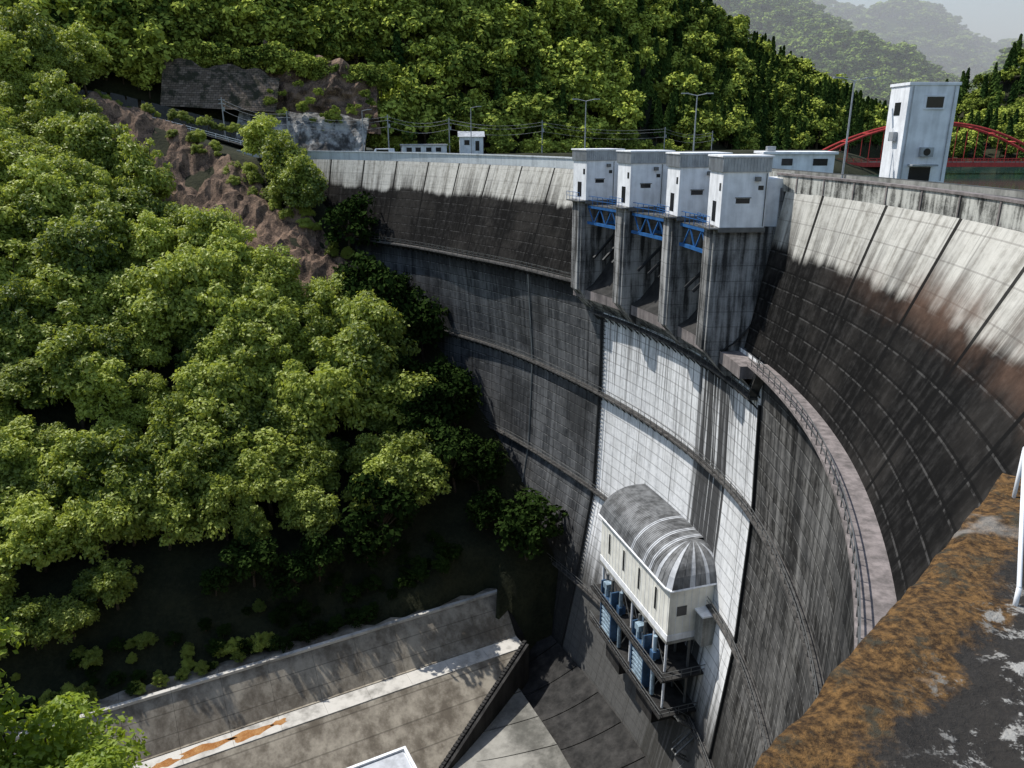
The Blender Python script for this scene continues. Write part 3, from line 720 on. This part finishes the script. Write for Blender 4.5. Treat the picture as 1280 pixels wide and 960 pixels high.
while x<10:
    y=70.
    while y<205:
        px=x+random.uniform(-2,2); py=y+random.uniform(-2,2); y+=4.8
        s=SN(px,py); F_=FN(px,py)
        if s<(11.5 if F_>-1 else 4): continue
        if F_>30 and s<12.5: continue
        r=math.hypot(px-Q[0],py-Q[1]); th=math.degrees(math.atan2(py-Q[1],px-Q[0]))
        z=T(px,py)
        if -45<th<83 and r>RF(th,max(-80,min(-4,z)))-3.2: continue
        if in_rock(px,py): continue
        if s>86 and px>-84 and s>84+(-56-px)*.25: continue
        if py>182 and px>-112: continue
        pu,pv=proj((px,py,z+5))
        if pu<-200: continue
        dark=(s<15.5 and 5<F_<40) or F_<3  # bank foot and dam contact: trees with shade painted in their leaves
        me_=random.choice(BR_SHADE) if dark else random.choice(BR)
        sc=random.uniform(.62,1.3)
        if F_>30 and s<18: sc*=.75
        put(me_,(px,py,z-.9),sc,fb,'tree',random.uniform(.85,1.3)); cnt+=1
    x+=4.8
print('bank trees',cnt)
for k in range(110):
    l=random.uniform(0,Lr); d=random.choice([random.uniform(-9,-6),random.uniform(6,11)]); q=A+dr*l+pr*d
    r=math.hypot(q[0]-Q[0],q[1]-Q[1]); th=math.degrees(math.atan2(q[1]-Q[1],q[0]-Q[0]))
    if r>RF(th,-10)-2.5: continue
    put(random.choice(BR),(q[0],q[1],T(*q)),random.uniform(.15,.35),fb,'shrub')
for k in range(170):
    F_=random.uniform(2,95); q=BP(F_,random.uniform(6.2,11.5),0); put(random.choice(BR_SHADE if F_<32 else BR+BR_SHADE+BR_SHADE),(q[0],q[1],T(q[0],q[1])-.3),random.uniform(.1,.3),fb,'shrub')  # shrubs by the wall, mostly the painted-shade copies
fh=empty('forest_on_hillside')
for k in range(3300):
    u=random.random(); w=random.random()**.9
    if k>2500: u=random.uniform(.15,.48); w=random.random()*.6
    p=pH1(u,w)
    if p[0]<-235 : continue
    pu,pv=proj(p)
    if pu<-120 or pv<-90 or pu>1100: continue
    if 190<pu<350 and 78<pv<200: continue
    if 290<pu<474 and 88<pv<205: continue
    if p[0]>35 and (random.random()<.75): put(random.choice(CON),tuple(p),random.uniform(.7,1.0),fh,'conifer')
    elif random.random()<.16: put(random.choice(CON),tuple(p),random.uniform(.8,1.1),fh,'conifer')
    else: put(random.choice(BRF),tuple(p-np.array([0,0,1])),random.uniform(.7,1.5),fh,'tree')
for k in range(260):
    p=pH2(random.random(),random.random()); put(random.choice(CON+BRF),tuple(p),random.uniform(.8,1.2),fh,'tree')
for k in range(60):
    u=random.random(); p=pH1(.46+u*.25,0.0); put(random.choice(BRF),(p[0]+random.uniform(-2,2),p[1]-random.uniform(0,5),p[2]-1.5),random.uniform(.35,.8),fh,'bush')
for k in range(70):
    u=random.uniform(150,480); v_=np.interp(u,[150,200,250,300,350,470],[90,78,76,78,84,104]); p=ray(u,v_+random.uniform(-8,5),np.interp(u,[150,350,470],[194,205,207]))
    put(random.choice(BRF),(p[0],p[1],p[2]-3),random.uniform(.35,.75),fh,'bush')
for k in range(40):
    u=random.uniform(300,470); p=ray(u,random.uniform(105,180),193); put(random.choice(BRF),(p[0],p[1]+2,p[2]-1),random.uniform(.1,.3),fh,'bush')
for k in range(26):
    t=random.random(); put(random.choice(BR),(-100+t*44,177+t*6,8-10*t),random.uniform(.12,.3),fh,'bush')
ff=empty('forest_on_mountains')
for k in range(2200):
    p=pF1(random.random(),random.random()); 
    if proj(p)[1]<-60 or proj(p)[0]<820: continue
    put(random.choice(BRH),tuple(p-np.array([0,0,3])),random.uniform(1.2,2.2),ff,'tree',.9)
for k in range(500):
    p=pF3(random.random(),random.random()); put(random.choice(BRH),tuple(p-np.array([0,0,3])),random.uniform(1.2,1.8),ff,'tree',.8)
for k in range(1200):
    p=pF2(random.random(),random.random())
    if proj(p)[0]<900: continue
    put(random.choice(BRH),tuple(p-np.array([0,0,5])),random.uniform(2.4,4),ff,'tree',.7)
nt=empty('bright_green_tree')
for i,(x,y,s) in enumerate([(-23,30,.95),(-27,34,1.0),(-19.5,25,.7),(-29,29,1.05)]):
    put(NEAR[i%2],(x,y,T(x,y)-2.0),s,nt,'crown_and_trunk')

# ------------------------------------------------------------------ buildings & furniture
tb=empty('elevator_tower_building')
mb=MB(); X0,X1,Y0,Y1=34.6,38.9,71.5,75.0
mb.box(X0,X1,Y0,Y1,-14,4.05,0); mb.box(X0-.1,X1+.1,Y0-.1,Y1+.1,4.05,4.3,0)
mb.box(X0+1.6,X0+3.1,Y0-.04,Y0+.02,2.2,3.1,1)
for q in ((X0+1.45,X0+1.6,2.05,3.25),(X0+3.1,X0+3.25,2.05,3.25),(X0+1.6,X0+3.1,2.05,2.2),(X0+1.6,X0+3.1,3.1,3.25)): mb.box(q[0],q[1],Y0-.1,Y0,q[2],q[3],0)
mb.box(X0+1.0,X0+2.9,Y0-.04,Y0+.02,-4.4,-2.8,1); mb.box(X0+.8,X0+3.1,Y0-.9,Y0,-2.7,-2.55,2)
mb.box(X0+1.6,X0+2.7,Y0-.5,Y0-.03,-1.9,-1.1,2); mb.tube((X0+2.1,Y0-.54,-1.5),(X0+2.1,Y0-.5,-1.5),.32,12,1)
mb.box(X0-.4,X0-.03,Y0+1.0,Y0+1.9,-.6,.2,2); mb.box(X0-.04,X0+.02,Y0+1.2,Y0+2.3,1.6,2.7,1)
mb.tube((X0+.3,Y0-.08,-4),(X0+.3,Y0-.08,4),.06,6,2); mb.tube((X0+3.9,Y0-.08,-4),(X0+3.9,Y0-.08,4),.05,6,2)
mb.obj('tower_walls_and_openings',[M_white,M_glass,M_grey],tb,bevel=.03)
co=empty('dam_control_house')
cf=frame(35.0,99,0,rad(-5)); mb=MB()
mb.box(-4.2,4.0,-2.5,2.5,-12,-2.3,0,cf); mb.box(-4.5,4.3,-2.8,2.8,-2.3,-2.0,0,cf)
mb.box(-2.2,-.9,-2.55,-2.48,-3.6,-2.8,1,cf); mb.box(1.5,3.2,-2.55,-2.48,-3.6,-2.8,1,cf); mb.box(-4.25,-4.18,-1.2,.2,-3.8,-2.8,1,cf)
mb.box(-3.9,-2.9,-2.0,-1,-2.0,-1.4,2,cf)
mb.obj('house_walls_and_roof',[M_white,M_glass,M_grey],co,bevel=.03)
sh=empty('roadside_hut'); hf=frame(-10.5,207,0,rad(5)); mb=MB()
mb.box(-3,3,-2.2,2.2,-7,-.6,0,hf)
mb.add([hf(-3.4,-2.6,-.6),hf(3.4,-2.6,-.6),hf(3.4,2.6,-.6),hf(-3.4,2.6,-.6),hf(-3.4,0,.7),hf(3.4,0,.7)],[(0,1,5,4),(2,3,4,5),(0,4,3),(1,2,5)],2)
mb.box(-1.8,-.5,-2.26,-2.18,-2.6,-1.4,1,hf); mb.box(1,2,-2.26,-2.18,-4,-1.6,1,hf)
mb.obj('hut_walls_and_gable_roof',[M_white,M_glass,M_rooflt],sh)
so=empty('roadside_office'); hf=frame(-22,200,0,rad(12)); mb=MB()
mb.box(-5.5,5.5,-2.2,2.2,-9,-2.6,0,hf); mb.box(-5.8,5.8,-2.5,2.5,-2.6,-2.35,2,hf)
for q in (-4.4,-2.2,.4,2.8): mb.box(q,q+1.3,-2.26,-2.18,-4.1,-3.1,1,hf)
mb.obj('office_walls_and_flat_roof',[M_white,M_glass,M_rooflt],so)
def van(name,x,y,z,a):
    e=empty(name); f_=frame(x,y,z,a); mb=MB()
    sec=[(-2.4,.5),(2.3,.5),(2.45,1.0),(1.75,1.15),(1.15,1.95),(-2.3,2.0),(-2.45,1.2)]
    v=[f_(p,-.85,q) for p,q in sec]+[f_(p,.85,q) for p,q in sec]; n=len(sec)
    mb.add(v,[tuple(range(n)),tuple(range(2*n-1,n-1,-1))]+[(i,i+n,(i+1)%n+n,(i+1)%n) for i in range(n)])
    for sy in (-.87,.85): mb.box(-2.1,.9,sy,sy+.02,1.25,1.8,1,f_)
    mb.add([f_(1.74,-.75,1.2),f_(1.74,.75,1.2),f_(1.22,.75,1.88),f_(1.22,-.75,1.88)],[(0,1,2,3)],1)
    mb.obj('body',[M_white,M_glass],e,bevel=.05)
    mb=MB()
    for wx in (-1.5,1.5):
        for wy in (-.9,.7): mb.tube(f_(wx,wy,.33),f_(wx,wy+.2,.33),.33,14)
    mb.obj('wheels',M_black,e)
p=P(62,RC(62)+2.2,-4.7); van('parked_van',p[0],p[1],-4.7,rad(62+90))
def lamp(x,y,z,h,a,double=False):
    e=empty('street_lamp'); mb=MB(); mb.tube((x,y,z),(x,y,z+h),.11,8,0,.07); mb.tube((x,y,z),(x,y,z+.8),.17,8,0)
    for sg in ((1,-1) if double else (1,)):
        c,s_=math.cos(a)*sg,math.sin(a)*sg
        mb.tube((x,y,z+h),(x+c*1.2,y+s_*1.2,z+h+.25),.05,6)
        f_=frame(x+c*1.5,y+s_*1.5,z+h+.2,a+(0 if sg>0 else math.pi)); mb.box(-.4,.5,-.15,.15,0,.14,1,f_)
    mb.obj('pole_and_head',[M_grey,M_grey],e)
for t,off,a,db in ((30,1.0,0,True),(2.6,6.0,.1,True),(18.5,5.2,0,True),(50,5.2,.3,False),(66,5.2,.3,False)):
    p=P(t,RC(t)+off,0); lamp(p[0],p[1],-4.7,9.3,a,db)
pl=[(-66,186,-1),(-52,188,-4),(-30,196,-4.5),(-16,206,-5),(8,215,-5.5),(45,238,-7),(62,250,-8)]
for x,y,z in pl:
    e=empty('utility_pole'); mb=MB(); mb.tube((x,y,z-2),(x,y,z+9),.17,7,0,.12)
    for h in (8.4,7.6): mb.box(-.9,.9,-.06,.06,h,h+.12,0,frame(x,y,z,rad(60)))
    mb.tube((x+.3,y,z+6),(x+.3,y,z+6.9),.25,8); mb.obj('pole_and_crossarms',M_grey,e)
e=empty('power_lines'); mb=MB()
for a,b_ in zip(pl[:-1],pl[1:]):
    for h in (7.7,8.5,6.2):
        A_=Vector((a[0],a[1],a[2]+h)); B_=Vector((b_[0],b_[1],b_[2]+h)); prv=A_
        for k in range(1,11):
            q=A_.lerp(B_,k/10); q.z-=1.2*math.sin(math.pi*k/10); mb.tube(prv,q,.05,3); prv=q
mb.obj('wires',M_grey,e)
rb=empty('red_arch_bridge'); mb=MB()
xa,xb,yb,zd=92.,172.,252.,-8.5
for oy in (0,6):
    prev=None
    for k in range(25):
        t=k/24; x=xa+(xb-xa)*t; z=zd-1.0+13.0*4*t*(1-t); p=Vector((x,yb+oy,z))
        if prev: mb.tube(prev,p,.4,6)
        prev=p
        if 0<k<24 and k%2==0: mb.tube((x,yb+oy,zd),(x,yb+oy,z),.12,5)
    for h in (.5,1.1): mb.tube((60,yb+oy,zd+h),(230,yb+oy,zd+h),.09,4)
    for x in np.arange(60,230,2.5): mb.tube((x,yb+oy,zd),(x,yb+oy,zd+1.1),.08,4)
for k in range(4,21,2):
    t=k/24; x=xa+(xb-xa)*t; z=zd-1+52*t*(1-t); mb.tube((x,yb,z),(x,yb+6,z),.25,5)
mb.box(60,230,yb-.6,yb+6.6,zd-1.3,zd,0)
mb.box(60,230,yb-.2,yb+6.2,zd,zd+.1,1)
for x in (80,xa,xb,205): mb.box(x-1,x+1,yb,yb+6,-30,zd-1.3,2)
mb.obj('arch_deck_and_hangers',[M_red,M_asph,M_conc],rb)

# ------------------------------------------------------------------ foreground mossy wall + terrace
bm=NB('mossy_concrete'); p=bm.pos()
n1=bm.noise(p,3.2,8,.7); n2=bm.noise(p,13,8,.75); n3=bm.noise(p,45,5,.7); n4=bm.noise(p,1.6,5,.6)
moss=bm.mix(bm.step(n3,.35,.7),(.03,.016,.006),(.22,.12,.04))
moss=bm.mix(bm.step(n2,.5,.66),moss,(.05,.045,.03))
darkc=bm.mix(n3,(.008,.0075,.007),(.05,.044,.038))
lich=bm.mix(n3,(.22,.21,.19),(.5,.49,.46))
ux=bm.sep(bm.uv())[1]
q_=bm.M('ADD',bm.M('MULTIPLY',n1,.75),bm.M('MULTIPLY',n2,.35))
mf=bm.step(bm.M('ADD',q_,bm.M('MULTIPLY',ux,-1.15)),.16,.26)
col=bm.mix(mf,darkc,moss)
lf=bm.M('MULTIPLY',bm.step(n2,.54,.60),bm.step(bm.M('ADD',ux,bm.M('MULTIPLY',n1,.5)),.46,.78))
col=bm.mix(lf,col,lich)
col=bm.mix(bm.M('MULTIPLY',bm.step(n4,.6,.66),.7),col,bm.mix(.35,lich,darkc))
M_moss=bm.finish(col,.95,bump=bm.M('ADD',bm.M('MULTIPLY',n2,.6),bm.M('MULTIPLY',n3,.4)),bs=1.0,bd=.03)
wa=Vector((.478,1.18,0)); wb=Vector((1.56,2.30,0)); wd=(wb-wa).normalized(); wp=Vector((wd.y,-wd.x,0))
ztop=-1.12; s0,s1=-4.5,1.75; NX,NY=220,44
v=[];uv=[];f=[];path=[]
for j in range(NY+1):
    t=j/NY
    if t<.2: q=(0,-2.6*(1-t/.2))
    elif t<.8: q=((t-.2)/.6*.62,0)
    else: q=(.62,-(t-.8)/.2*1.2)
    path.append(q)
for i in range(NX+1):
    sx=s0+(s1-s0)*i/NX
    for j,(qy,qz) in enumerate(path):
        pp=wa+wd*sx+wp*qy
        nz=mnoise.fractal(Vector((pp.x*6,pp.y*6,qz*6)),.8,2.2,5)*.02
        er_=max(0,.03*(mnoise.fractal(Vector((sx*4,3,0)),.7,2.2,4)+.4))
        edge=er_*math.exp(-((qy)/.025)**2) if qz>-.05 else 0
        off=Vector((0,0,nz-edge)) if qz>-.01 else Vector((-wp.x*nz*2 if qy<.3 else wp.x*nz*2,-wp.y*nz*2 if qy<.3 else wp.y*nz*2,0))
        v.append((pp.x+off.x,pp.y+off.y,ztop+qz+off.z)); uv.append((sx,qy/.62))
m=NY+1
for i in range(NX):
    for j in range(NY): f.append((i*m+j,i*m+j+1,(i+1)*m+j+1,(i+1)*m+j))
me=bpy.data.meshes.new('mossy_parapet_wall'); me.from_pydata(v,[],f); ul=me.uv_layers.new(name='UVMap')
for pg in me.polygons:
    pg.use_smooth=True
    for li in pg.loop_indices: ul.data[li].uv=uv[me.loops[li].vertex_index]
me.materials.append(M_moss); link(bpy.data.objects.new('mossy_parapet_wall',me))
fp=empty('white_guard_rail'); mb=MB()
def onz(u,v,z):
    d=np.array(ray(u,v,1.0)); return Vector(d*(z/d[2]))
pa=onz(1281,560,-.96); pb=onz(1274,735,-1.07)
mb.tube(pa,pb,.006,8); mb.tube(pb,(pb.x,pb.y,-1.14),.006,8); mb.tube(pa,(pa.x,pa.y,-1.2),.006,8)
mb.obj('rail_pipe_and_feet',M_white,fp,smooth=True)
fw=lambda x,y,z:tuple(wa+wd*x+wp*y+Vector((0,0,z)))
mb=MB(); mb.box(-6,12,.3,6,-6.0,-2.2,0,fw); mb.obj('terrace_pavement',M_conc)

# ------------------------------------------------------------------ light, sky, camera
sd=Vector((-.88,.47,0)).normalized(); el=rad(57)
sdv=Vector((sd.x*math.cos(el),sd.y*math.cos(el),math.sin(el)))
L=bpy.data.lights.new('sun','SUN'); L.energy=5.0; L.angle=rad(.5); L.color=(1,.96,.89)
lo=link(bpy.data.objects.new('sun',L)); lo.rotation_euler=sdv.to_track_quat('Z','Y').to_euler()
w=bpy.data.worlds.new('World'); scene.world=w; w.use_nodes=True; nt_=w.node_tree; nt_.nodes.clear()
sk=nt_.nodes.new('ShaderNodeTexSky'); sk.sky_type='NISHITA'; sk.sun_disc=False; sk.sun_elevation=el; sk.sun_rotation=math.atan2(sd.x,sd.y)
sk.dust_density=1.0; sk.air_density=1.3
bg=nt_.nodes.new('ShaderNodeBackground'); bg.inputs[1].default_value=.15; ou=nt_.nodes.new('ShaderNodeOutputWorld')
nt_.links.new(sk.outputs[0],bg.inputs[0]); nt_.links.new(bg.outputs[0],ou.inputs[0])
cam=bpy.data.cameras.new('camera'); cam.sensor_width=36; cam.lens=961/1280*36; cam.clip_start=.05; cam.clip_end=9000
co_=link(bpy.data.objects.new('camera',cam)); co_.location=(0,0,0); co_.rotation_euler=(rad(72),0,0); scene.camera=co_
scene.view_settings.view_transform='Standard'; scene.view_settings.look='None'; scene.view_settings.exposure=0
